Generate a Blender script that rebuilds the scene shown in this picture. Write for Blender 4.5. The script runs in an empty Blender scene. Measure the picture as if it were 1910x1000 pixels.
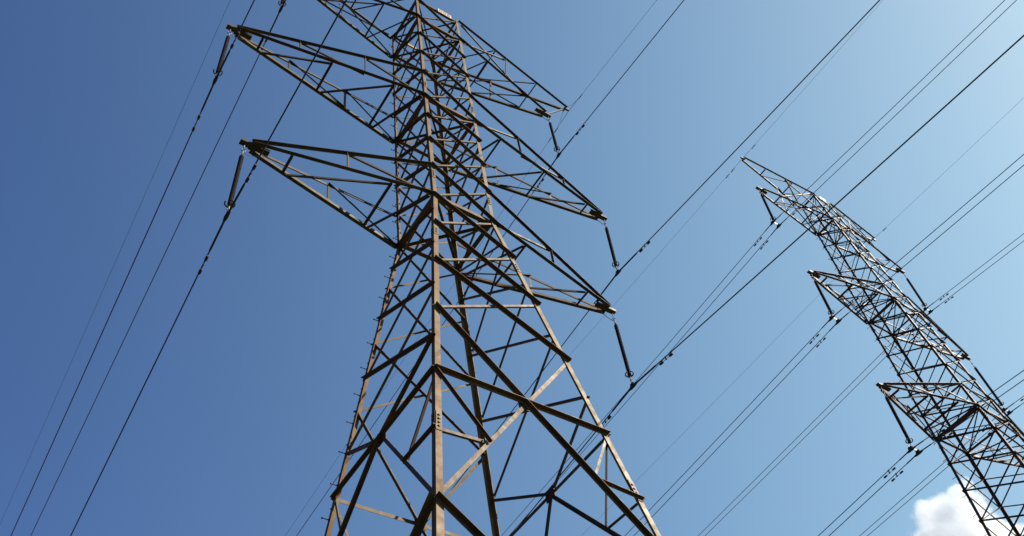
import bpy, bmesh, math, random
from mathutils import Vector, Matrix
random.seed(7)
C = bpy.context.scene.collection
SC = bpy.context.scene

# ------------------------------------------------------------------ camera
Z0 = 22.474                       # height of the near tower's waist above the ground
cam_d = bpy.data.cameras.new('camera')
cam = bpy.data.objects.new('camera', cam_d)
C.objects.link(cam)
SC.camera = cam
cam_d.sensor_fit = 'HORIZONTAL'
cam_d.sensor_width = 36.0
cam_d.lens = 31.727
cam_d.clip_start = 0.05
cam_d.clip_end = 20000
_r = Vector((0.82867342, -0.54741265, -0.11678937))
_d = Vector((0.37903107, 0.70233034, -0.60255087))
_f = Vector((0.41186868, 0.45505109, 0.78948888))
M = Matrix(((_r.x, -_d.x, -_f.x), (_r.y, -_d.y, -_f.y), (_r.z, -_d.z, -_f.z)))
CAM = Vector((-8.59379, -11.95390, -20.87412 + Z0))
cam.matrix_world = Matrix.Translation(CAM) @ M.to_4x4()

# ------------------------------------------------------------------ light
SUN_AZ, SUN_EL = math.radians(129), math.radians(40)     # azimuth from +Y towards +X
S = Vector((math.sin(SUN_AZ) * math.cos(SUN_EL), math.cos(SUN_AZ) * math.cos(SUN_EL), math.sin(SUN_EL)))
W = bpy.data.worlds.new('World')
SC.world = W
W.use_nodes = True
nt = W.node_tree
bg = nt.nodes['Background']
sky = nt.nodes.new('ShaderNodeTexSky')
sky.sky_type = 'NISHITA'
sky.sun_disc = False
sky.sun_elevation = SUN_EL
sky.sun_rotation = SUN_AZ
sky.altitude = 100
sky.air_density = 1.6
sky.dust_density = 1.2
sky.ozone_density = 1.5
# the air is thicker and paler towards the sun's side of the sky: one smooth gain per channel over direction
STRENGTH = 0.0804                 # world strength; view exposure 0.9 belongs to it
tcw = nt.nodes.new('ShaderNodeTexCoord')
sep = nt.nodes.new('ShaderNodeSeparateColor')
com = nt.nodes.new('ShaderNodeCombineColor')
nt.links.new(sky.outputs[0], sep.inputs[0])
for ch, (c0, d0, top) in enumerate(((-1.035, (1.128, -0.130, 0.871), 0.50), (-0.845, (1.015, -0.011, 0.877), 0.73), (-0.225, (0.438, 0.114, 0.430), 0.88))):
    dt = nt.nodes.new('ShaderNodeVectorMath')
    dt.operation = 'DOT_PRODUCT'
    nt.links.new(tcw.outputs['Generated'], dt.inputs[0])
    dt.inputs[1].default_value = d0
    prev = dt.outputs['Value']
    for op, val in (('ADD', c0), ('EXPONENT', 0), ('MULTIPLY', None), ('MULTIPLY', 0.10), ('MINIMUM', top), ('DIVIDE', 0.15)):
        nd = nt.nodes.new('ShaderNodeMath')
        nd.operation = op
        nt.links.new(prev, nd.inputs[0])
        if val is None:
            nt.links.new(sep.outputs[ch], nd.inputs[1])
        else:
            nd.inputs[1].default_value = val
        prev = nd.outputs[0]
    nt.links.new(prev, com.inputs[ch])
# low sky below the view darkened on purpose, to cut fill light on the steel
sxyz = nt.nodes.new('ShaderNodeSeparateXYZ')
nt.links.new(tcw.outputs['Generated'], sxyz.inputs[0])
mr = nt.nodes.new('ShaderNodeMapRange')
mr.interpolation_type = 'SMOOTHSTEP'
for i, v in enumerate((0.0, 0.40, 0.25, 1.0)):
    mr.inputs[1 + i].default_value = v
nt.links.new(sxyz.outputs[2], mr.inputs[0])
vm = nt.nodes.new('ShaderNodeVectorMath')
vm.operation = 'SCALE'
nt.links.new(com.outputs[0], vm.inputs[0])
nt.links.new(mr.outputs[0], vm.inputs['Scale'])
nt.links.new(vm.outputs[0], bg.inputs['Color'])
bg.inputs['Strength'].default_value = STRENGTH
sun_d = bpy.data.lights.new('sun', 'SUN')
sun_d.energy = 5.0
sun_d.angle = math.radians(0.5)
sun_d.color = (1.0, 0.92, 0.80)
sun = bpy.data.objects.new('sun', sun_d)
C.objects.link(sun)
sun.rotation_euler = S.to_track_quat('Z', 'Y').to_euler()
sun.location = (0, 0, 200)
vs = SC.view_settings
vs.view_transform = 'Standard'
vs.look = 'None'
vs.gamma = 1
vs.exposure = 0.9
SC.cycles.max_bounces = 26
SC.cycles.volume_bounces = 24

# ------------------------------------------------------------------ materials
def mat(name):
    m = bpy.data.materials.new(name)
    m.use_nodes = True
    t = m.node_tree
    return m, t, t.nodes['Principled BSDF']

def N(t, kind, **kw):
    n = t.nodes.new(kind)
    for k, v in kw.items():
        if k in n.inputs:
            n.inputs[k].default_value = v
        else:
            setattr(n, k, v)
    return n

def ramp(t, fac, stops):
    r = t.nodes.new('ShaderNodeValToRGB')
    e = r.color_ramp.elements
    while len(e) < len(stops):
        e.new(0.5)
    for i, (p, c) in enumerate(stops):
        e[i].position = p
        e[i].color = (*c, 1)
    t.links.new(fac, r.inputs[0])
    return r.outputs[0]

def mixc(t, f, a, b):
    m = t.nodes.new('ShaderNodeMix')
    m.data_type = 'RGBA'
    if isinstance(f, float):
        m.inputs[0].default_value = f
    else:
        t.links.new(f, m.inputs[0])
    for s, v in ((6, a), (7, b)):
        if isinstance(v, tuple):
            m.inputs[s].default_value = (*v, 1)
        else:
            t.links.new(v, m.inputs[s])
    return m.outputs[2]

def steel(name, grey, tan, rust, bias=0.0):
    """old galvanised angle steel: zinc grey worn to tan, with rust in blotches and a different age on each member"""
    m, t, b = mat(name)
    tc = N(t, 'ShaderNodeTexCoord')
    oi = N(t, 'ShaderNodeObjectInfo')
    big = N(t, 'ShaderNodeTexNoise', Scale=0.9, Detail=5.0, Roughness=0.6)
    fine = N(t, 'ShaderNodeTexNoise', Scale=5.0, Detail=5.0, Roughness=0.6)
    mp = N(t, 'ShaderNodeMapping')
    mp.inputs['Scale'].default_value = (10, 10, 0.55)
    streak = N(t, 'ShaderNodeTexNoise', Scale=1.0, Detail=4.0, Roughness=0.6)
    t.links.new(tc.outputs['Object'], big.inputs['Vector'])
    t.links.new(tc.outputs['Object'], fine.inputs['Vector'])
    t.links.new(tc.outputs['Object'], mp.inputs['Vector'])
    t.links.new(mp.outputs[0], streak.inputs['Vector'])
    age = N(t, 'ShaderNodeTexNoise', Scale=0.33, Detail=3.0, Roughness=0.5)
    t.links.new(tc.outputs['Object'], age.inputs['Vector'])
    both = N(t, 'ShaderNodeMath', operation='MULTIPLY_ADD')
    t.links.new(fine.outputs[0], both.inputs[0])
    both.inputs[1].default_value = 0.45
    half = N(t, 'ShaderNodeMath', operation='MULTIPLY')
    t.links.new(age.outputs[0], half.inputs[0])
    half.inputs[1].default_value = 0.75
    t.links.new(half.outputs[0], both.inputs[2])
    base = ramp(t, both.outputs[0], [(0.46, grey), (0.72, tan)])
    a = N(t, 'ShaderNodeMath', operation='MULTIPLY_ADD')
    t.links.new(oi.outputs['Random'], a.inputs[0])
    a.inputs[1].default_value = 0.50
    a.inputs[2].default_value = -0.25 + bias
    s = N(t, 'ShaderNodeMath', operation='ADD')
    t.links.new(big.outputs[0], s.inputs[0])
    t.links.new(a.outputs[0], s.inputs[1])
    s2 = N(t, 'ShaderNodeMath', operation='MULTIPLY_ADD')
    t.links.new(streak.outputs[0], s2.inputs[0])
    s2.inputs[1].default_value = 0.35
    t.links.new(s.outputs[0], s2.inputs[2])
    mask = ramp(t, s2.outputs[0], [(0.60, (0, 0, 0)), (0.86, (1, 1, 1))])
    col = mixc(t, mask, base, rust)
    run = ramp(t, streak.outputs[0], [(0.30, (0.62, 0.60, 0.58)), (0.62, (1.0, 1.0, 1.0))])   # run-off streaks along the member
    mul = t.nodes.new('ShaderNodeMix')
    mul.data_type = 'RGBA'
    mul.blend_type = 'MULTIPLY'
    mul.inputs[0].default_value = 0.85
    t.links.new(col, mul.inputs[6])
    t.links.new(run, mul.inputs[7])
    t.links.new(mul.outputs[2], b.inputs['Base Color'])
    b.inputs['Metallic'].default_value = 0.0
    b.inputs['Specular IOR Level'].default_value = 0.25
    rr = ramp(t, fine.outputs[0], [(0.3, (0.50,) * 3), (0.7, (0.75,) * 3)])
    t.links.new(rr, b.inputs['Roughness'])
    bp = N(t, 'ShaderNodeBump', Strength=0.12, Distance=0.008)
    t.links.new(fine.outputs[0], bp.inputs['Height'])
    t.links.new(bp.outputs[0], b.inputs['Normal'])
    return m

def plain(name, col, rough=0.5, metal=0.0, var=0.25, scale=14.0):
    m, t, b = mat(name)
    tc = N(t, 'ShaderNodeTexCoord')
    n = N(t, 'ShaderNodeTexNoise', Scale=scale, Detail=4.0, Roughness=0.6)
    t.links.new(tc.outputs['Object'], n.inputs['Vector'])
    lo = tuple(c * (1 - var) for c in col)
    hi = tuple(min(1, c * (1 + var)) for c in col)
    t.links.new(ramp(t, n.outputs[0], [(0.3, lo), (0.7, hi)]), b.inputs['Base Color'])
    b.inputs['Roughness'].default_value = rough
    b.inputs['Metallic'].default_value = metal
    return m

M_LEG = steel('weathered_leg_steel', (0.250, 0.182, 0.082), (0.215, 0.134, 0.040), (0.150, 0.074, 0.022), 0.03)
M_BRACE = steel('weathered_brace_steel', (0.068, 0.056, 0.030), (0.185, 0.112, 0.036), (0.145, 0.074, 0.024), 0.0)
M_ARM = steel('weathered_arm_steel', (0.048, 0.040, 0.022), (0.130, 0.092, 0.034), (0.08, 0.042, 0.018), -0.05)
M_FAR = steel('grey_lattice_steel', (0.092, 0.060, 0.052), (0.125, 0.076, 0.056), (0.115, 0.052, 0.034), 0.02)
M_BOLT = plain('dark_bolt_steel', (0.055, 0.045, 0.04), 0.6, 0.3)
M_RUBBER = plain('brown_insulator_rubber', (0.030, 0.021, 0.020), 0.85, 0, 0.1)
M_ALU = plain('bright_fitting_metal', (0.17, 0.165, 0.16), 0.65, 0.0)
M_YOKE = plain('pale_yoke_metal', (0.36, 0.36, 0.34), 0.6, 0.0)
M_DARKFIT = plain('dark_fitting_iron', (0.028, 0.026, 0.027), 0.75, 0.0)
M_WIRE = plain('weathered_aluminium_strand', (0.035, 0.035, 0.045), 0.6, 0.2, 0.15, 3.0)
M_WHITE = plain('white_sign_enamel', (0.58, 0.53, 0.47), 0.5, 0, 0.06)
M_ORANGE = plain('orange_sign_paint', (0.42, 0.17, 0.04), 0.5, 0, 0.1)
M_YELLOW = plain('yellow_sign_enamel', (0.42, 0.27, 0.03), 0.5, 0, 0.1)
M_CONC = plain('footing_concrete', (0.34, 0.33, 0.30), 0.9, 0, 0.2, 5.0)

# ------------------------------------------------------------------ helpers
def make(name, bm, m, parent=None, loc=None, smooth=False):
    me = bpy.data.meshes.new(name)
    bmesh.ops.recalc_face_normals(bm, faces=bm.faces)
    bm.to_mesh(me)
    bm.free()
    me.materials.append(m)
    if smooth:
        for p in me.polygons:
            p.use_smooth = True
    o = bpy.data.objects.new(name, me)
    C.objects.link(o)
    if parent:
        o.parent = parent
    if loc is not None:
        o.location = loc
    return o

def tag(o, label, cat, group=None, kind=None):
    if label:
        o['label'] = label
    if cat:
        o['category'] = cat
    if group:
        o['group'] = group
    if kind:
        o['kind'] = kind

def empty(name, loc):
    o = bpy.data.objects.new(name, None)
    o.empty_display_size = 0.3
    C.objects.link(o)
    o.location = loc
    return o

def prism(bm, prof_a, prof_b):
    va = [bm.verts.new(v) for v in prof_a]
    vb = [bm.verts.new(v) for v in prof_b]
    n = len(va)
    for i in range(n):
        j = (i + 1) % n
        bm.faces.new((va[i], va[j], vb[j], vb[i]))
    bm.faces.new(va[::-1])
    bm.faces.new(vb)

def angle(bm, p, q, u, v, wu, wv=None, t=0.011):
    """an L-section steel member: heel line p-q, one flange towards u, the other towards v"""
    p, q = Vector(p), Vector(q)
    wv = wv or wu
    ax = (q - p).normalized()
    u = (u - ax * u.dot(ax)).normalized()
    v = (v - ax * v.dot(ax) - u * v.dot(u)).normalized()
    prof = [(0, 0), (wu, 0), (wu, t), (t, t), (t, wv), (0, wv)]
    prism(bm, [p + u * a + v * b for a, b in prof], [q + u * a + v * b for a, b in prof])

def slab(bm, c, ex, ey, ez):
    """a box from its centre and three half-edge vectors"""
    c = Vector(c)
    pts = lambda s: [c + ez * s + ex * a + ey * b for a, b in ((-1, -1), (1, -1), (1, 1), (-1, 1))]
    prism(bm, pts(-1), pts(1))

def tube(bm, pts, r, n=8, caps=True):
    pts = [Vector(p) for p in pts]
    rings = []
    up = None
    for i, p in enumerate(pts):
        a = pts[max(i - 1, 0)]
        b = pts[min(i + 1, len(pts) - 1)]
        ax = (b - a).normalized()
        if up is None:
            up = Vector((0, 0, 1)) if abs(ax.z) < 0.9 else Vector((1, 0, 0))
        s = ax.cross(up).normalized()
        up = s.cross(ax).normalized()
        rr = r[i] if isinstance(r, (list, tuple)) else r
        rings.append([bm.verts.new(p + (s * math.cos(k * math.tau / n) + up * math.sin(k * math.tau / n)) * rr) for k in range(n)])
    for a, b in zip(rings, rings[1:]):
        for k in range(n):
            bm.faces.new((a[k], a[(k + 1) % n], b[(k + 1) % n], b[k]))
    if caps:
        bm.faces.new(rings[0][::-1])
        bm.faces.new(rings[-1])

def ring(bm, c, R, r, ax, n=28, m=8, gap=0.0):
    ax = Vector(ax).normalized()
    s = ax.orthogonal().normalized()
    w = ax.cross(s)
    seq = []
    for i in range(n):
        a = gap / 2 + (math.tau - gap) * i / (n - (1 if gap else 0))
        seq.append(c + (s * math.cos(a) + w * math.sin(a)) * R)
    if not gap:
        seq.append(seq[0])
    tube(bm, seq, r, m, caps=bool(gap))

def bolt(bm, p, n, r=0.017, h=0.014):
    p, n = Vector(p), Vector(n).normalized()
    s = n.orthogonal().normalized()
    w = n.cross(s)
    f = lambda k: [p + n * k + (s * math.cos(i * math.tau / 6) + w * math.sin(i * math.tau / 6)) * r for i in range(6)]
    prism(bm, f(-0.004), f(h))

X, Y, Zv = Vector((1, 0, 0)), Vector((0, 1, 0)), Vector((0, 0, 1))

# ------------------------------------------------------------------ lattice tower
class Tower:
    def __init__(self, name, base, yaw, hx, hy, leg_mat, br_mat, arm_mat, k):
        self.root = empty(name, base)
        self.hx, self.hy = hx, hy
        self.m = (leg_mat, br_mat, arm_mat)
        self.base = Vector(base)
        self.k = k                     # steel size factor
        self.br = {}
    def P(self, sx, sy, z):
        return Vector((sx * self.hx(z), sy * self.hy(z), z))
    def face(self, axis, s):
        """corner pair and outward normal of one face: axis 'y' has normal +-Y"""
        if axis == 'y':
            return (-1, s), (1, s), Vector((0, s, 0))
        return (s, -1), (s, 1), Vector((s, 0, 0))
    def legs(self, zs, w):
        for sx, sy in ((-1, -1), (1, -1), (-1, 1), (1, 1)):
            bm = bmesh.new()
            for (za, zb), ww in zip(zip(zs, zs[1:]), w):
                angle(bm, self.P(sx, sy, za), self.P(sx, sy, zb), X * -sx, Y * -sy, ww, None, 0.016)
            leg = make('leg', bm, self.m[0], self.root)
            yield leg, sx, sy
    def member(self, kind, p, q, n, w, outer, trim=False, ends=True):
        """a bracing angle lying on a face with normal n; outer ones sit on the outside with the outstanding flange pointing out"""
        p, q = Vector(p), Vector(q)
        ax = (q - p).normalized()
        inpl = n.cross(ax).normalized()
        if inpl.z < 0:
            inpl = -inpl
        bm = bmesh.new()
        if outer:
            o = n * 0.004 + inpl * (w * 0.5)
            e = -0.05 if trim else 0.03
            angle(bm, p + o - ax * e, q + o + ax * e, -inpl, n, w, w * 0.95, 0.010)
        else:
            o = -n * 0.022 - inpl * (w * 0.5)
            angle(bm, p + o + ax * 0.05, q + o - ax * 0.05, inpl, -n, w, w * 0.8, 0.009)
        if ends:
            L = (q - p).length
            for d in (0.06, 0.13):
                for e in (d, L - d):
                    bolt(bm, p + ax * e + n * (0.014 if outer else -0.012), n)
        mid = (p + q) / 2 + self.base
        self.br.setdefault(kind, []).append(((q - p).length * w / max((mid - CAM).length, 1), bm))
    def xpanel(self, axis, s, za, zb, w1, w2, flip=False, trim=False):
        c1, c2, n = self.face(axis, s)
        a, b = self.P(*c1, za), self.P(*c2, za)
        c, d = self.P(*c1, zb), self.P(*c2, zb)      # za above zb
        if flip:
            a, b, c, d = b, a, d, c
        self.member('diagonal_brace', a, d, n, w1, True, trim=trim)
        self.member('diagonal_brace', c, b, n, w2, False)
    def flush(self):
        for kind, lst in self.br.items():
            lst.sort(key=lambda e: -e[0])
            cap = 96
            for _, bm in lst[:cap]:
                make(kind, bm, self.m[1], self.root)
            if len(lst) > cap:
                j = bmesh.new()
                for _, bm in lst[cap:]:
                    me = bpy.data.meshes.new('tmp')
                    bm.to_mesh(me)
                    bm.free()
                    j.from_mesh(me)
                    bpy.data.meshes.remove(me)
                o = make(kind, j, self.m[1], self.root)
                o['kind'] = 'stuff'
        self.br = {}
    # ---- arms
    def tip_beam(self, part, s, xt, z, w=0.072, ln=0.78):
        w, ln = w * self.k, ln * self.k
        bm = bmesh.new()
        c = Vector((s * (xt - ln / 2), 0, z - 0.01))
        for sy in (-1, 1):
            slab(bm, c + Y * sy * w, X * ln / 2, Y * 0.008, Zv * 0.045)
        slab(bm, c + Zv * -0.036, X * (ln / 2 - 0.004), Y * (w - 0.011), Zv * 0.007)
        slab(bm, c + X * s * (ln / 2 - 0.010), X * 0.006, Y * (w - 0.011), Zv * 0.024)
        for i in range(4):
            for sy in (-1, 1):
                bolt(bm, c + X * s * (-ln / 2 + 0.06 + 0.09 * i) + Y * sy * (w + 0.008) + Zv * 0.012 * (-1) ** i, Y * sy)
        make('end_plate', bm, self.m[2], part)
    def arm(self, s, xt, zt, zl, zu, posts, struts, wl=0.104, wu=0.086, wb=0.062):
        """pyramid cross-arm: two lower chords at zl, two upper chords from zu, tip at (xt, zt)"""
        k = self.k
        wl, wu, wb = wl * k, wu * k, wb * k
        low, upp = {}, {}
        bm = bmesh.new()
        for sy in (-1, 1):
            low[sy] = (Vector((s * (xt - 0.20), sy * 0.090 * k, zt - 0.05 * k)), self.P(s, sy, zl))
            upp[sy] = (Vector((s * (xt - 0.14), sy * 0.094 * k, zt + 0.075 * k)), self.P(s, sy, zu))
        L = lambda sy, f: low[sy][0].lerp(low[sy][1], f)
        U = lambda sy, f: upp[sy][0].lerp(upp[sy][1], f)
        for sy in (-1, 1):
            n = Y * sy
            prev = None
            for f in posts:
                angle(bm, U(sy, f) + n * 0.012, L(sy, f) + n * 0.012, X * -s, n, wb, wb * .8, 0.007)
                if prev is not None:
                    angle(bm, U(sy, prev) - n * 0.010, L(sy, f) - n * 0.010, Zv, -n, wb, wb * .8, 0.007)
                prev = f
            angle(bm, U(sy, prev) - n * 0.010, L(sy, 0.985) - n * 0.010, Zv, -n, wb * 1.1, wb * .8, 0.007)
        a = s                                   # the zigzag of the bottom plane starts on the y = +a... side
        st = Y * (-s)
        y0 = -s
        for f in struts:
            angle(bm, L(-1, f) + Zv * -0.012, L(1, f) + Zv * -0.012, X * s, -Zv, wb * 1.15, wb, 0.008)
        seq = list(struts) + [0.985]
        for f, g in zip(seq, seq[1:]):
            angle(bm, L(y0, f + 0.01) + Zv * -0.024, L(-y0, g - 0.01) + Zv * -0.024, Y, -Zv, wb * 1.3, wb * 1.1, 0.008)
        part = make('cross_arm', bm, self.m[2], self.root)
        for sy in (-1, 1):
            b1 = bmesh.new()
            angle(b1, *low[sy], Zv, Y * sy, wl, wl, 0.010)
            make('lower_chord', b1, self.m[2], part)
            b2 = bmesh.new()
            angle(b2, *upp[sy], -Zv, Y * sy, wu, wu * .9, 0.009)
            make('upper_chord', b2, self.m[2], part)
        self.tip_beam(part, s, xt + 0.13, zt + 0.02)
        return part
    def top_arm(self, s, x3, xe, ze, zl, zt):
        """the top pair: earth-wire arm at zt above the top conductor arm at zl, laced together"""
        k = self.k
        wb = 0.055 * k
        bm = bmesh.new()
        low, ear = {}, {}
        for sy in (-1, 1):
            low[sy] = (Vector((s * (x3 - 0.20), sy * 0.090 * k, zl - 0.04 * k)), self.P(s, sy, zl))
            ear[sy] = (Vector((s * (xe - 0.06), sy * 0.05, ze)), self.P(s, sy, zt))
        L = lambda sy, f: low[sy][0].lerp(low[sy][1], f)
        E = lambda sy, f: ear[sy][0].lerp(ear[sy][1], f)
        for sy in (-1, 1):
            n = Y * sy
            angle(bm, E(sy, 0.58) + n * .01, L(sy, 0.50) + n * .01, X * s, n, wb, wb, 0.007)
            angle(bm, E(sy, 0.97) - n * .01, L(sy, 0.24) - n * .01, Zv, -n, wb, wb, 0.007)
            angle(bm, E(sy, 0.58) - n * .02, L(sy, 0.97) - n * .02, Zv, -n, wb, wb, 0.007)
        for f in (0.30, 0.68):
            angle(bm, E(-1, f) + Zv * -.012, E(1, f) + Zv * -.012, X * s, -Zv, wb, wb, 0.007)
            angle(bm, E(-s, f + .01) + Zv * -.024, E(s, 0.66 if f < .5 else 0.98) + Zv * -.024, Y, -Zv, wb, wb, 0.007)
        for f in (0.24, 0.72):
            angle(bm, L(-1, f) + Zv * -.012, L(1, f) + Zv * -.012, X * s, -Zv, wb, wb, 0.007)
            angle(bm, L(-s, f + .01) + Zv * -.024, L(s, 0.70 if f < .5 else 0.98) + Zv * -.024, Y, -Zv, wb, wb, 0.007)
        if xe > x3:
            angle(bm, Vector((s * (x3 - .02), 0, zl + .1)), Vector((s * (xe - .12), 0, ze - .06)), Y, Zv, wb, wb, 0.007)
        part = make('cross_arm', bm, self.m[2], self.root)
        for sy in (-1, 1):
            b1 = bmesh.new()
            angle(b1, *low[sy], Zv, Y * sy, 0.095 * k, None, 0.010)
            make('lower_chord', b1, self.m[2], part)
            b2 = bmesh.new()
            angle(b2, *ear[sy], Zv, Y * sy, 0.095 * k, None, 0.010)
            make('earth_wire_chord', b2, self.m[2], part)
        self.tip_beam(part, s, x3 + 0.13, zl + 0.02)
        b3 = bmesh.new()
        slab(b3, (s * (xe - .02), 0, ze), X * 0.12, Y * 0.04, Zv * 0.05)
        make('earth_wire_bracket', b3, self.m[2], part)
        return part
    def frame(self, z, w, plan=True):
        """horizontal ring of beams with a plan brace"""
        for s in (-1, 1):
            for ax in 'yx':
                c1, c2, n = self.face(ax, s)
                p, q = self.P(*c1, z), self.P(*c2, z)
                bm = bmesh.new()
                off = -n * 0.03
                angle(bm, p + off, q + off, Zv, -n, w, w, 0.010)
                mid = (p + q) / 2 + self.base
                self.br.setdefault('horizontal_brace', []).append(((q - p).length * w / (mid - CAM).length, bm))
        if plan:
            for a, b in (((-1, -1), (1, 1)), ((-1, 1), (1, -1))):
                bm = bmesh.new()
                p, q = self.P(*a, z), self.P(*b, z)
                o = Zv * (-0.02 if a[1] < 0 else -0.05)
                angle(bm, p.lerp(q, .03) + o, p.lerp(q, .97) + o, (q - p).cross(Zv), -Zv, w * .55, w * .5, 0.007)
                self.br.setdefault('horizontal_brace', []).append((0.001, bm))
    def gusset(self, z, s, sy, leg, a=0.34, b=0.26):
        bm = bmesh.new()
        p = self.P(s, sy, z)
        slab(bm, p + X * s * 0.05 + Y * (-sy * 0.026), X * a / 2, Y * 0.006, Zv * b / 2)
        for i in range(-1, 2):
            for j in (-1, 1):
                for g in (-1, 1):
                    bolt(bm, p + X * (s * 0.05 + i * a / 3.2) + Y * (-sy * 0.026 + g * 0.006) + Zv * j * b / 4, Y * g)
        make('gusset_plate', bm, self.m[2], leg)
    def splice(self, z, sx, sy, leg, w, n=3, flange='y'):
        """bolted splice plate on a leg's outside: plate, bolt heads"""
        p = self.P(sx, sy, z)
        tng = (self.P(sx, sy, z + 1) - self.P(sx, sy, z)).normalized()
        bm = bmesh.new()
        ends = []
        for u, nn in ((X * -sx, Y * sy), (Y * -sy, X * sx)):
            slab(bm, p + u * w * 0.5 + nn * 0.006, u * w * 0.46, tng * (0.055 * n + 0.05), nn * 0.0055)
            ends.append((u, nn))
        k = len(bm.faces)
        for u, nn in ends:
            for i in range(n):
                bolt(bm, p + u * w * 0.52 + nn * 0.0115 + tng * (0.105 * (i - (n - 1) / 2)), nn, 0.026, 0.022)
        bm.faces.ensure_lookup_table()
        for f in bm.faces[k:]:
            f.material_index = 1
        pl = make('splice_plate', bm, self.m[0], leg)
        pl.data.materials.append(M_BOLT)
        return pl
    def step_bolts(self, leg, sx, sy, z0, z1, step, cap=96):
        bm = bmesh.new()
        me = {}
        for key, d in (('x', X * sx), ('y', Y * sy)):
            b = bmesh.new()
            tube(b, [Vector(), d * 0.15], 0.010, 8)
            tube(b, [d * 0.15, d * 0.168], 0.020, 8)
            tube(b, [Vector(), d * 0.022], 0.020, 6)
            m = bpy.data.meshes.new('step_bolt')
            b.to_mesh(m)
            b.free()
            m.materials.append(M_BOLT)
            me[key] = m
        bm.free()
        z, i = z0, 0
        while z < z1 and i < cap:
            p = self.P(sx, sy, z)
            key = 'x' if i % 2 else 'y'
            o = bpy.data.objects.new('step_bolt', me[key])
            C.objects.link(o)
            o.parent = leg
            o.location = p + (Y * -sy if key == 'x' else X * -sx) * 0.05
            z += step
            i += 1
    def footing(self):
        for sx in (-1, 1):
            for sy in (-1, 1):
                p = self.P(sx, sy, 0.0)
                bm = bmesh.new()
                f = lambda h, r: [Vector((p.x + r * math.cos(i * math.tau / 20), p.y + r * math.sin(i * math.tau / 20), h)) for i in range(20)]
                prism(bm, f(-0.3, 0.45), f(0.32, 0.45))
                prism(bm, f(0.321, 0.42), f(0.36, 0.40))
                make('concrete_footing', bm, M_CONC, self.root)

# ---- near tower
zs = {'T': 14.686, 'L3': 12.79, 'V3': 11.117, 'V2': 9.456, 'V1': 7.812, 'L2': 5.997, 'U3': 4.675, 'U2': 3.142, 'U1': 1.598, 'L0': 0.0,
      'M.5': -1.021, 'M1': -1.77, 'M1.5': -3.004, 'M2': -3.87, 'M2.5': -5.067, 'M3': -6.043, 'M3.5': -7.247, 'M4': -8.419, 'M5': -11.913,
      'M6': -17.2, 'G': -22.0}
zn = {k: v + Z0 for k, v in zs.items()}
def h1(z):
    z -= Z0
    return 1 - 0.018 * z / 14.686 if z > 0 else 1 - 0.12734 * z
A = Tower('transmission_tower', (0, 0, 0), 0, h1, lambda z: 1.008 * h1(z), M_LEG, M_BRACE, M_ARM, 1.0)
tag(A.root, 'tall rust-stained lattice transmission tower with single wires and a number plate at its top', 'transmission tower')
legs = {}
for leg, sx, sy in A.legs([0.33, zn['M5'], zn['L0'], zn['L2'], zn['T'] + 0.08], [0.138, 0.128, 0.118, 0.106]):
    legs[sx, sy] = leg
    for z in (zs['M4'] - 1.55, -2.25, 1.15, 6.9):
        A.splice(z + Z0, sx, sy, leg, 0.130 if z < 0 else 0.118, 4 if z < -5 else 3)
    for lv in ('L0', 'L2', 'L3'):
        A.gusset(zn[lv] - 0.02, sx, sy, leg)
A.step_bolts(legs[-1, 1], -1, 1, 3.0, zn['T'], 0.42)
seqy = ['T', 'L3', 'V3', 'V2', 'V1', 'L2', 'U3', 'U2', 'U1', 'L0', 'M1', 'M2', 'M3', 'M5', 'M6']
wy = lambda z: 0.077 if z > 6 else 0.088 if z > 0 else 0.093 if z > -6 else 0.098
for s in (-1, 1):
    for a, b in zip(seqy, seqy[1:]):
        w = wy(zs[b])
        big = b in ('M5', 'M6')
        if s < 0:
            A.xpanel('y', s, zn[a], zn[b], w, w * (0.85 if big else 0.66))
        else:
            A.xpanel('y', s, zn[a], zn[b], w * (0.8 if big else 0.62), w * 1.08, flip=True)
seqx = ['T', 'L3', 'V3', 'V2', 'V1', 'L2', 'U3', 'U2', 'U1', 'L0', 'M.5', 'M1.5', 'M2.5', 'M3.5']
for s in (-1, 1):
    for a, b in zip(seqx, seqx[1:]):
        w = wy(zs[b]) * (0.86 if zs[b] < 0 else 1.0)
        A.xpanel('x', s, zn[a], zn[b], w if s < 0 else w * 0.75, w * 0.66 if s < 0 else w, flip=(s < 0), trim=(s > 0))
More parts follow.
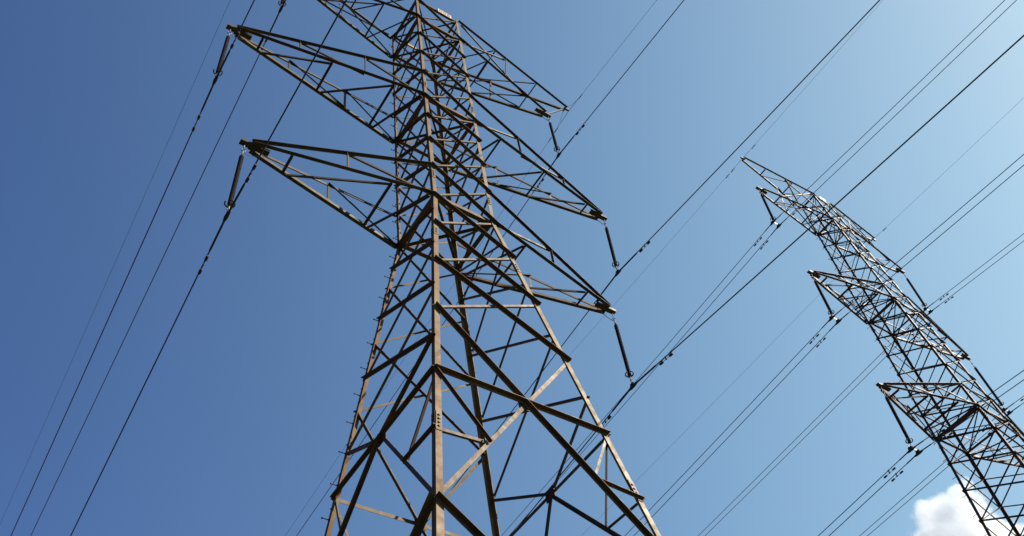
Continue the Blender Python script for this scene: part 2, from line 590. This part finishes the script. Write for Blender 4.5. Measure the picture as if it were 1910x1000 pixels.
for s in (-1, 1):
    # big panel under the staggered faces: horizontal with a middle gusset, V above, inverted V below
    c1, c2, n = A.face('x', s)
    g = (A.P(*c1, zn['M4']) + A.P(*c2, zn['M4'])) / 2
    for c in (c1, c2):
        A.member('diagonal_brace', A.P(*c, zn['M3.5']), g, n, 0.076, c[1] < 0)
        A.member('diagonal_brace', A.P(*c, zn['M5']), g, n, 0.088, c[1] > 0)
        low = A.P(*c, zn['M5']).lerp(g, 0.52)
        A.member('redundant_brace', A.P(*c, zn['M4']), low, n, 0.06, False)
        A.member('redundant_brace', A.P(*c, (zn['M4'] + zn['M5']) / 2), low, n, 0.065, True)
    A.member('horizontal_brace', A.P(*c1, zn['M4']), A.P(*c2, zn['M4']), n, 0.082, True)
    A.xpanel('x', s, zn['M5'], zn['M6'], 0.12, 0.12)
    bm = bmesh.new()
    slab(bm, g - n * 0.012, Y * 0.16, Zv * 0.15, n * 0.006)
    for i in range(4):
        for j in range(2):
            bolt(bm, g - n * 0.018 + Y * (-.1 + .066 * i) + Zv * (.08 * j - .04), -n)
            bolt(bm, g - n * 0.006 + Y * (-.1 + .066 * i) + Zv * (.08 * j - .04), n)
    make('gusset_plate', bm, M_ARM, A.root)
    # the same height on the transverse faces: horizontal through the crossing
    c1, c2, n = A.face('y', s)
    A.member('horizontal_brace', A.P(*c1, zn['M4']), A.P(*c2, zn['M4']), n, 0.096, True)
    g = (A.P(*c1, zn['M4']) + A.P(*c2, zn['M4'])) / 2
    for c in (c1, c2):
        low = A.P(*c, zn['M5']).lerp(g, 0.53)
        A.member('redundant_brace', A.P(*c, zn['M4']), low, n, 0.06, c[0] < 0)
        A.member('redundant_brace', A.P(*c, (zn['M4'] + zn['M5']) / 2), low, n, 0.065, c[0] > 0)
    bm = bmesh.new()
    slab(bm, g - n * 0.036, X * 0.15, Zv * 0.14, n * 0.005)
    for i in range(4):
        bolt(bm, g + n * 0.016 + X * (-.1 + .066 * i) + Zv * (.05 * (-1) ** i), n)
    make('gusset_plate', bm, M_BRACE, A.root)
    # bottom bay
    for c in ((-1, s), (1, s)):
        pass
for lv, w in (('T', 0.095), ('L3', 0.115), ('L2', 0.125), ('L0', 0.135)):
    A.frame(zn[lv], w)
for s, x1, x2, x3, xe in ((-1, 5.967, 7.15, 5.87, 7.25), (1, 5.967, 7.15, 5.87, 7.25)):
    A.arm(s, x1, zn['L0'], zn['L0'], zn['U1'], [0.50], [0.21, 0.76])
    A.arm(s, x2, zn['L2'], zn['L2'], zn['V1'], [0.31, 0.66], [0.13, 0.49, 0.83])
    A.top_arm(s, x3, xe, zn['T'] + 0.02, zn['L3'], zn['T'])
A.flush()
A.footing()

def text_mesh(body, size, depth):
    cu = bpy.data.curves.new('txt', 'FONT')
    cu.body = body
    cu.size = size
    cu.extrude = depth
    cu.offset = 0.012
    cu.align_x = 'CENTER'
    cu.align_y = 'CENTER'
    cu.space_character = 1.15
    o = bpy.data.objects.new('txt', cu)
    C.objects.link(o)
    dg = bpy.context.evaluated_depsgraph_get()
    me = bpy.data.meshes.new_from_object(o.evaluated_get(dg))
    bpy.data.objects.remove(o)
    return me

def number_plate(t, y, z, xc, w, h, body, m):
    bm = bmesh.new()
    slab(bm, Vector((xc, y, z)), X * w / 2, Y * 0.004, Zv * h / 2)
    pl = make('number_plate', bm, m, t.root)
    if body:
        me = text_mesh(body, h * 1.12, 0.002)
        me.materials.clear()
        me.materials.append(M_ORANGE)
        o = bpy.data.objects.new('plate_lettering', me)
        C.objects.link(o)
        o.parent = pl
        o.matrix_local = Matrix.Translation((xc, y - 0.0065, z)) @ Matrix.Rotation(math.pi / 2, 4, 'X')
        # stretch the digits so they fill the plate as painted numbers do
        xs = [v.co.x for v in me.vertices]
        k = 0.84 * w / (max(xs) - min(xs))
        for v in me.vertices:
            v.co.x *= k
    return pl
number_plate(A, -A.hy(zn['T']) - 0.03, zn['T'] - 0.03, 0.33, 0.62, 0.33, '008', M_WHITE)
number_plate(A, A.hy(zn['T']) - 0.17, zn['T'] - 0.16, -0.20, 0.52, 0.16, '', M_YELLOW)

# ---- second tower
BX, BY = 23.047, -1.356
zb0 = 0.889 + Z0
zq = {'T': 15.921, 'L3': 13.501, 'U2': 7.898, 'L2': 6.792, 'a1': 5.761, 'a2': 4.667, 'a3': 3.548, 'a4': 2.367, 'U1': 1.221, 'L1': 0.0}
for i, f in enumerate((0.18, 0.36, 0.55, 0.77)):
    zq['c%d' % i] = 13.501 + (7.898 - 13.501) * f
zq['b0'] = 14.65
z = 0.0
for i in range(16):
    z -= 1.2 * 1.045 ** i
    zq['d%d' % i] = z
    if z < -21.5:
        break
nb = i
zq['d%d' % nb] = -22.4
zm = {k: v + zb0 for k, v in zq.items()}
def hb(top):
    return lambda z: (1 - (1 - top) * (z - zb0) / 15.921) if z > zb0 else 1 - 0.045 * (z - zb0)
hbx, hby = hb(0.598), hb(0.446)
B = Tower('transmission_tower', (BX, BY, 0), 0, hbx, lambda z: 1.057 * hby(z), M_FAR, M_FAR, M_FAR, 0.88)
tag(B.root, 'slimmer grey-brown lattice transmission tower carrying twin wires, with a cloud behind its legs', 'transmission tower')
legs2 = {}
for leg, sx, sy in B.legs([0.33, zm['d4'], zm['L1'], zm['L2'], zm['T'] + 0.05], [0.138, 0.108, 0.095, 0.082]):
    legs2[sx, sy] = leg
    for zz in (zm['d4'], zm['L2'] - 0.4, zm['L1'] - 0.5):
        B.splice(zz, sx, sy, leg, 0.13 if zz < zm['d3'] else 0.11, 3)
    for lv in ('L1', 'L2', 'L3'):
        B.gusset(zm[lv], sx, sy, leg, 0.28, 0.22)
B.step_bolts(legs2[-1, 1], -1, 1, 9.0, zm['T'], 0.42)
seq = ['T', 'b0', 'L3', 'c0', 'c1', 'c2', 'c3', 'U2', 'L2', 'a1', 'a2', 'a3', 'a4', 'U1', 'L1'] + ['d%d' % i for i in range(nb + 1)]
for ax in 'yx':
    for s in (-1, 1):
        for a, b in zip(seq, seq[1:]):
            w = 0.040 if zq[b] > 6 else 0.047 if zq[b] > -1 else 0.053
            B.xpanel(ax, s, zm[a], zm[b], w, w * 0.85, flip=(ax == 'x' and s < 0))
for lv, w in (('T', 0.07), ('L3', 0.08), ('U2', 0.05), ('L2', 0.09), ('U1', 0.055), ('L1', 0.10), ('d3', 0.08), ('d8', 0.08)):
    B.frame(zm[lv], w, lv[0] in 'TLd')
for s in (-1, 1):
    B.arm(s, 5.45, zm['L1'], zm['L1'], zm['U1'], [0.30, 0.62], [0.14, 0.45, 0.78])
    B.arm(s, 5.38, zm['L2'], zm['L2'], zm['U2'], [0.30, 0.62], [0.14, 0.45, 0.78])
    B.top_arm(s, 5.34, 5.02 if s < 0 else 4.72, zm['T'] + (0.72 if s < 0 else 0.12), zm['L3'], zm['T'])
B.flush()
B.footing()
number_plate(B, -B.hy(zm['T']) - 0.03, zm['T'] + 0.03, 0.05, 0.42, 0.20, '', M_WHITE)
number_plate(B, B.hy(zm['T']) - 0.15, zm['T'] - 0.02, -0.05, 0.40, 0.13, '', M_WHITE)

# ------------------------------------------------------------------ insulator strings
def insulator(top, bottom, label, twin, tower_in):
    """suspension string from the arm tip to the clamp: hanger, shedded rod, grading ring, clamp"""
    top, bottom = Vector(top), Vector(bottom)
    ax = (bottom - top).normalized()
    L = (bottom - top).length
    root = empty('suspension_insulator', top)
    tag(root, label, 'insulator', 'insulator strings of the twin-wire tower' if twin else 'insulator strings of the single-wire tower')
    P = lambda d: ax * d
    bm = bmesh.new()                                        # hanger: plate links and a slack bonding strap back to the arm
    tube(bm, [P(0.0), P(0.22)], 0.016, 8)
    ring(bm, P(0.27), 0.05, 0.014, Y, 16, 6)
    tube(bm, [P(0.31), P(0.50)], 0.018, 8)
    ring(bm, P(0.54), 0.045, 0.013, X, 16, 6)
    if not twin:
        sgn = -tower_in
        a, b = Vector((tower_in * 0.62, 0.05, 0.06)), P(0.40)
        pts = [a.lerp(b, i / 10) + Vector((0, 0, -0.10 * math.sin(math.pi * i / 10))) for i in range(11)]
        tube(bm, pts, 0.011, 6)
    make('hanger', bm, M_ALU, root)
    d0, d1 = 0.58, L - 0.42
    n = int((d1 - d0) / 0.036)
    pts, rr = [P(d0 - 0.03), P(d0)], [0.028, 0.028]
    for i in range(n):
        d = d0 + (d1 - d0) * i / n
        st = (d1 - d0) / n
        R = 0.060 if i % 2 else 0.054
        pts += [P(d), P(d + st * .35), P(d + st * .60), P(d + st * .80)]
        rr += [0.040, R, R, 0.040]
    pts += [P(d1), P(d1 + 0.06)]
    rr += [0.030, 0.034]
    bm = bmesh.new()
    tube(bm, pts, rr, 12)
    make('insulator_rod', bm, M_RUBBER, root, smooth=False)
    bm = bmesh.new()
    c = P(d1 - 0.05)
    ring(bm, c, 0.115, 0.016, ax, 28, 8, 0.9)
    s = ax.orthogonal().normalized()
    w = ax.cross(s)
    for a in (1.7, 4.6):
        e = s * math.cos(a) + w * math.sin(a)
        tube(bm, [c + e * 0.115, P(d1 + 0.05) + e * 0.02], 0.010, 6)
    make('grading_ring', bm, M_DARKFIT, root)
    bm = bmesh.new()
    tube(bm, [P(d1 + 0.05), P(d1 + 0.18)], 0.020, 8)
    ring(bm, P(d1 + 0.20), 0.036, 0.012, Y, 14, 6)
    if twin:
        slab(bm, P(L - 0.10), X * 0.24, Y * 0.008, Zv * 0.045)
        make('yoke_plate', bm, M_YOKE, root)
        offs = (-0.195, 0.195)
    else:
        tube(bm, [P(d1 + 0.22), P(L - 0.08)], 0.018, 8)
        make('clevis', bm, M_ALU, root)
        offs = (0.0,)
    for ox in offs:
        bm = bmesh.new()
        c = P(L) + X * ox
        pr = []
        for i in range(9):                                  # boat-shaped clamp body
            u = -1 + i / 4
            pr.append((c + Y * 0.19 * u + Zv * (-0.012 - 0.02 * (1 - u * u) - 0.018 * abs(u)), 0.022 + 0.026 * (1 - u * u)))
        tube(bm, [q for q, _ in pr], [r for _, r in pr], 10)
        for u in (-0.07, 0.07):
            tube(bm, [c + Y * u + X * -0.045, c + Y * u + X * 0.05], 0.012, 6)
            tube(bm, [c + Y * u + Zv * -0.07, c + Y * u + Zv * 0.075], 0.011, 6)
        slab(bm, c + Zv * 0.05, X * 0.016, Y * 0.07, Zv * 0.05)
        make('suspension_clamp', bm, M_DARKFIT, root)
    return root

# ------------------------------------------------------------------ wires
def wire_pts(c, sp, sm, L=300.0, bb=4e-4):
    """points along a wire through c: sp / sm = (sideways drift, slope) on the +y and -y side"""
    ts = [0, .3, .6, 1, 1.5, 2, 3, 4, 6, 8, 11, 14, 18, 22, 27, 32, 38, 45, 55, 70, 90, 115, 150, 190, 240, L]
    f = lambda t, s, k: Vector((k[0] * t, s * t, k[1] * t + bb * t * t))
    return [f(t, -1, sm) for t in ts[:0:-1]] + [f(t, 1, sp) for t in ts]

def damper(parent, q, ax, down=0.085, wt=0.036, half=0.20):
    bm = bmesh.new()
    m = q - Zv * down
    slab(bm, q - Zv * down / 2, ax * 0.022, ax.cross(Zv) * 0.014, Zv * (down / 2 + 0.02))
    tube(bm, [m - ax * half, m + ax * half], 0.008, 6)
    for e in (-1, 1):
        tube(bm, [m + ax * e * half * 0.62, m + ax * e * half * 0.72, m + ax * e * half * 1.28, m + ax * e * half * 1.36], [wt * .6, wt, wt, wt * .7], 8)
    make('vibration_damper', bm, M_DARKFIT, parent)

def conductor(name, c, sp, sm, r, label, cat, group, dists=(), armor=0.0, dkw={}):
    c = Vector(c)
    bm = bmesh.new()
    tube(bm, wire_pts(c, sp, sm), r, 8)
    o = make(name, bm, M_WIRE, None, c, smooth=True)
    tag(o, label, cat, group)
    pos = lambda s, t: Vector(((sp if s > 0 else sm)[0] * t, s * t, (sp if s > 0 else sm)[1] * t + 4e-4 * t * t))
    if armor:
        for s in (-1, 1):
            bm = bmesh.new()
            seq = [0.0, armor * .3, armor * .6, armor * .93, armor]
            tube(bm, [pos(s, t) for t in seq], [r * 1.55] * 4 + [r * 1.05], 10)
            make('armor_rod', bm, M_DARKFIT, o, smooth=True)
    for s, t in dists:
        ax = (pos(s, t + .1) - pos(s, t - .1)).normalized()
        damper(o, pos(s, t), ax, **dkw)
    return o

UP = Z0
T1 = [  # name, clamp (x, y, z), +y slope, -y slope, arm tip x / z, label pieces
    ('lowest arm away from the second tower', (-5.987, 0, -3.32), (0.031, -0.095), (-0.015, -0.107), -5.967, 0.0),
    ('long middle arm away from the second tower', (-7.11, 0, 2.497), (0.031, -0.082), (-0.015, -0.121), -7.15, 5.997),
    ('top arm away from the second tower', (-5.83, 0, 9.31), (0.0227, -0.105), (-0.015, -0.115), -5.87, 12.79),
    ('lowest arm toward the second tower', (5.847, 0, -3.32), (0.031, -0.071), (-0.015, -0.130), 5.967, 0.0),
    ('long middle arm toward the second tower', (6.89, 0, 2.557), (0.031, -0.052), (-0.015, -0.117), 7.15, 5.997),
    ('top arm toward the second tower', (5.77, 0, 9.43), (0.031, -0.038), (-0.015, -0.109), 5.87, 12.79),
]
for nm, c, sp, sm, tx, tz in T1:
    s = 1 if tx > 0 else -1
    insulator((tx, 0, tz + UP - 0.10), (c[0], c[1], c[2] + UP), 'dark insulator hung from the near tower\'s ' + nm, False, -s)
    conductor('conductor_wire', (c[0], c[1], c[2] + UP - 0.015), sp, sm, 0.0165, 'single dark power line under the near tower\'s ' + nm, 'power line',
              'single conductors of the near tower', ((-1, 1.42), (1, 1.38)), 1.05)
for nm, c, sp, sm in (('end away from the second tower', (-7.25, 0, 14.566), (0.0308, -0.0559), (-0.004, -0.09)),
                      ('end toward the second tower', (7.307, 0, 14.568), (0.0114, -0.0999), (0.0039, -0.0761))):
    o = conductor('earth_wire', (c[0], c[1], c[2] + UP), sp, sm, 0.0065, 'thin earth wire at the near tower\'s top, ' + nm, 'earth wire', 'earth wires',
                  ((-1, 0.9), (1, 1.0), (1, 1.5)), 0.6, dict(down=0.03, wt=0.016, half=0.10))
    bm = bmesh.new()
    for k in (1, -1):
        pts = [Vector((-0.25 * (1 if c[0] > 0 else -1) * (1 - i / 12), -1.1 * k * i / 12, -0.02 - 0.16 * math.sin(math.pi * i / 12) - 0.08 * i / 12)) for i in range(13)]
        if k == 1 or c[0] > 0:
            tube(bm, pts, 0.006, 6)
    make('bonding_loop', bm, M_WIRE, o)

T2 = [
    ('top arm nearer the big tower', (17.207, 10.989), (-0.0176, -0.0928), (-0.0184, -0.1113), -5.34, 13.501),
    ('middle arm nearer the big tower', (17.247, 4.381), (-0.0176, -0.0889), (-0.0184, -0.0966), -5.38, 6.792),
    ('lowest arm nearer the big tower', (17.157, -2.411), (-0.0176, -0.0888), (-0.0184, -0.0941), -5.45, 0.0),
    ('top arm on the outer side', (27.887, 10.929), (-0.0176, -0.088), (-0.0184, -0.1192), 5.34, 13.501),
    ('middle arm on the outer side', (28.227, 4.161), (-0.0176, -0.067), (-0.0184, -0.0658), 5.38, 6.792),
    ('lowest arm on the outer side', (28.2, -2.45), (-0.0176, -0.075), (-0.0184, -0.09), 5.45, 0.0),
]
for nm, (cx, cz), sp, sm, tx, tz in T2:
    insulator((BX + tx, BY, zb0 + tz - 0.10), (cx, BY, cz + UP), 'slanting dark insulator on the slim tower\'s ' + nm, True, 1 if tx < 0 else -1)
    for ox, wh in ((-0.195, 'inner wire'), (0.195, 'outer wire')):
        conductor('conductor_wire', (cx + ox, BY, cz + UP - 0.015), sp, sm, 0.0135, 'twin power line under the slim tower\'s ' + nm + ', ' + wh, 'power line',
                  'twin conductors of the slim tower', ((-1, 1.08), (1, 1.05)), 0.55, dict(down=0.10, wt=0.030, half=0.20))
for nm, c, sp, sm in (('raised tip nearer the big tower', (18.085, BY, 17.60), (-0.0068, -0.0136), (-0.0057, -0.0242)),
                      ('outer tip beyond its body', (27.745, BY, 16.98), (-0.0028, -0.0381), (-0.0025, -0.0386))):
    conductor('earth_wire', (c[0], c[1], c[2] + UP), sp, sm, 0.0055, 'faint earth wire at the slim tower\'s ' + nm, 'earth wire', 'earth wires',
              ((-1, 0.8), (1, 0.8), (1, 1.2)), 0.5, dict(down=0.05, wt=0.020, half=0.10))

# ------------------------------------------------------------------ ground
bm = bmesh.new()
n = 96
c0 = bm.verts.new((0, 0, 0))
prev = None
for R in (6, 14, 30, 60, 120, 300, 900, 3000, 9000):
    cur = [bm.verts.new((R * math.cos(i * math.tau / n), R * math.sin(i * math.tau / n), (random.uniform(-.04, .04) if 14 < R < 400 else 0))) for i in range(n)]
    for i in range(n):
        j = (i + 1) % n
        if prev is None:
            bm.faces.new((c0, cur[i], cur[j]))
        else:
            bm.faces.new((prev[i], cur[i], cur[j], prev[j]))
    prev = cur
m, t, b = mat('rough_grass')
tc = N(t, 'ShaderNodeTexCoord')
n1 = N(t, 'ShaderNodeTexNoise', Scale=0.15, Detail=8.0, Roughness=0.65)
n2 = N(t, 'ShaderNodeTexNoise', Scale=6.0, Detail=8.0, Roughness=0.7)
t.links.new(tc.outputs['Object'], n1.inputs['Vector'])
t.links.new(tc.outputs['Object'], n2.inputs['Vector'])
ca = ramp(t, n1.outputs[0], [(0.35, (0.014, 0.020, 0.007)), (0.65, (0.026, 0.025, 0.012))])
cb = ramp(t, n2.outputs[0], [(0.35, (0.012, 0.019, 0.006)), (0.7, (0.030, 0.033, 0.015))])
t.links.new(mixc(t, 0.5, ca, cb), b.inputs['Base Color'])
b.inputs['Roughness'].default_value = 0.9
bp = N(t, 'ShaderNodeBump', Strength=0.6, Distance=0.05)
t.links.new(n2.outputs[0], bp.inputs['Height'])
t.links.new(bp.outputs[0], b.inputs['Normal'])
g = make('ground', bm, m)
tag(g, None, None, None, 'structure')

# ------------------------------------------------------------------ cloud
def at(px, py, dist):
    """the point seen at a photograph pixel (1910 x 1000), at a distance along the view axis"""
    return CAM + (_r * ((px - 955) / 1683.3) + _d * ((py - 500) / 1683.3) + _f) * dist
DC = 1500.0
puffs = [(1738, 962, 34, 0), (1722, 945, 17, 10), (1762, 950, 30, -20), (1790, 925, 26, 15), (1802, 905, 16, 0), (1812, 948, 34, 30), (1760, 1000, 52, 0), (1815, 1000, 56, -20),
         (1860, 1010, 46, 25), (1735, 1015, 36, -15), (1905, 1005, 30, 0), (1790, 1060, 90, 20), (1890, 1075, 85, -20), (1960, 1040, 60, 0)]
ctr = at(1810, 1000, DC)
blobs = [(at(x, y, DC + dz) - ctr, r / 1683.3 * DC) for x, y, r, dz in puffs]
bm = bmesh.new()
for c, r in blobs:
    bmesh.ops.create_icosphere(bm, subdivisions=3, radius=r * 1.22, matrix=Matrix.Translation(c))
m = bpy.data.materials.new('cloud_vapour')
m.use_nodes = True
t = m.node_tree
t.nodes.remove(t.nodes['Principled BSDF'])
out = t.nodes['Material Output']
tc = N(t, 'ShaderNodeTexCoord')
nz1 = N(t, 'ShaderNodeTexNoise', Scale=0.03, Detail=8.0, Roughness=0.68)
t.links.new(tc.outputs['Object'], nz1.inputs['Vector'])
best = None
for c, r in blobs:
    dn = N(t, 'ShaderNodeVectorMath', operation='DISTANCE')
    t.links.new(tc.outputs['Object'], dn.inputs[0])
    dn.inputs[1].default_value = c
    q = N(t, 'ShaderNodeMath', operation='MULTIPLY_ADD')
    t.links.new(dn.outputs['Value'], q.inputs[0])
    q.inputs[1].default_value = -1 / r
    q.inputs[2].default_value = 1.0
    if best is None:
        best = q.outputs[0]
    else:
        mx = N(t, 'ShaderNodeMath', operation='SMOOTH_MAX')
        t.links.new(best, mx.inputs[0])
        t.links.new(q.outputs[0], mx.inputs[1])
        mx.inputs[2].default_value = 0.08
        best = mx.outputs[0]
ad = N(t, 'ShaderNodeMath', operation='MULTIPLY_ADD')
t.links.new(nz1.outputs[0], ad.inputs[0])
ad.inputs[1].default_value = 1.4
nz2 = N(t, 'ShaderNodeTexNoise', Scale=0.11, Detail=6.0, Roughness=0.6)
t.links.new(tc.outputs['Object'], nz2.inputs['Vector'])
a2 = N(t, 'ShaderNodeMath', operation='MULTIPLY_ADD')
t.links.new(nz2.outputs[0], a2.inputs[0])
a2.inputs[1].default_value = 0.75
t.links.new(best, a2.inputs[2])
t.links.new(a2.outputs[0], ad.inputs[2])
dr = N(t, 'ShaderNodeMapRange')
dr.interpolation_type = 'SMOOTHSTEP'
for i, v in enumerate((1.04, 1.38, 0.0, 0.032)):
    dr.inputs[1 + i].default_value = v
t.links.new(ad.outputs[0], dr.inputs[0])
vol = N(t, 'ShaderNodeVolumePrincipled')
vol.inputs['Color'].default_value = (0.955, 0.975, 0.995, 1)
vol.inputs['Anisotropy'].default_value = 0.25
t.links.new(dr.outputs[0], vol.inputs['Density'])
t.links.new(vol.outputs[0], out.inputs['Volume'])
co = make('cloud', bm, m, None, ctr)
md = co.modifiers.new('merge', 'REMESH')
md.mode = 'VOXEL'
md.voxel_size = 5.0
dg = bpy.context.evaluated_depsgraph_get()
me = bpy.data.meshes.new_from_object(co.evaluated_get(dg))
co.modifiers.clear()
co.data = me
if not me.materials:
    me.materials.append(m)
tag(co, 'white puffy cumulus cloud behind the legs of the slim twin-wire tower', 'cloud', None, 'stuff')
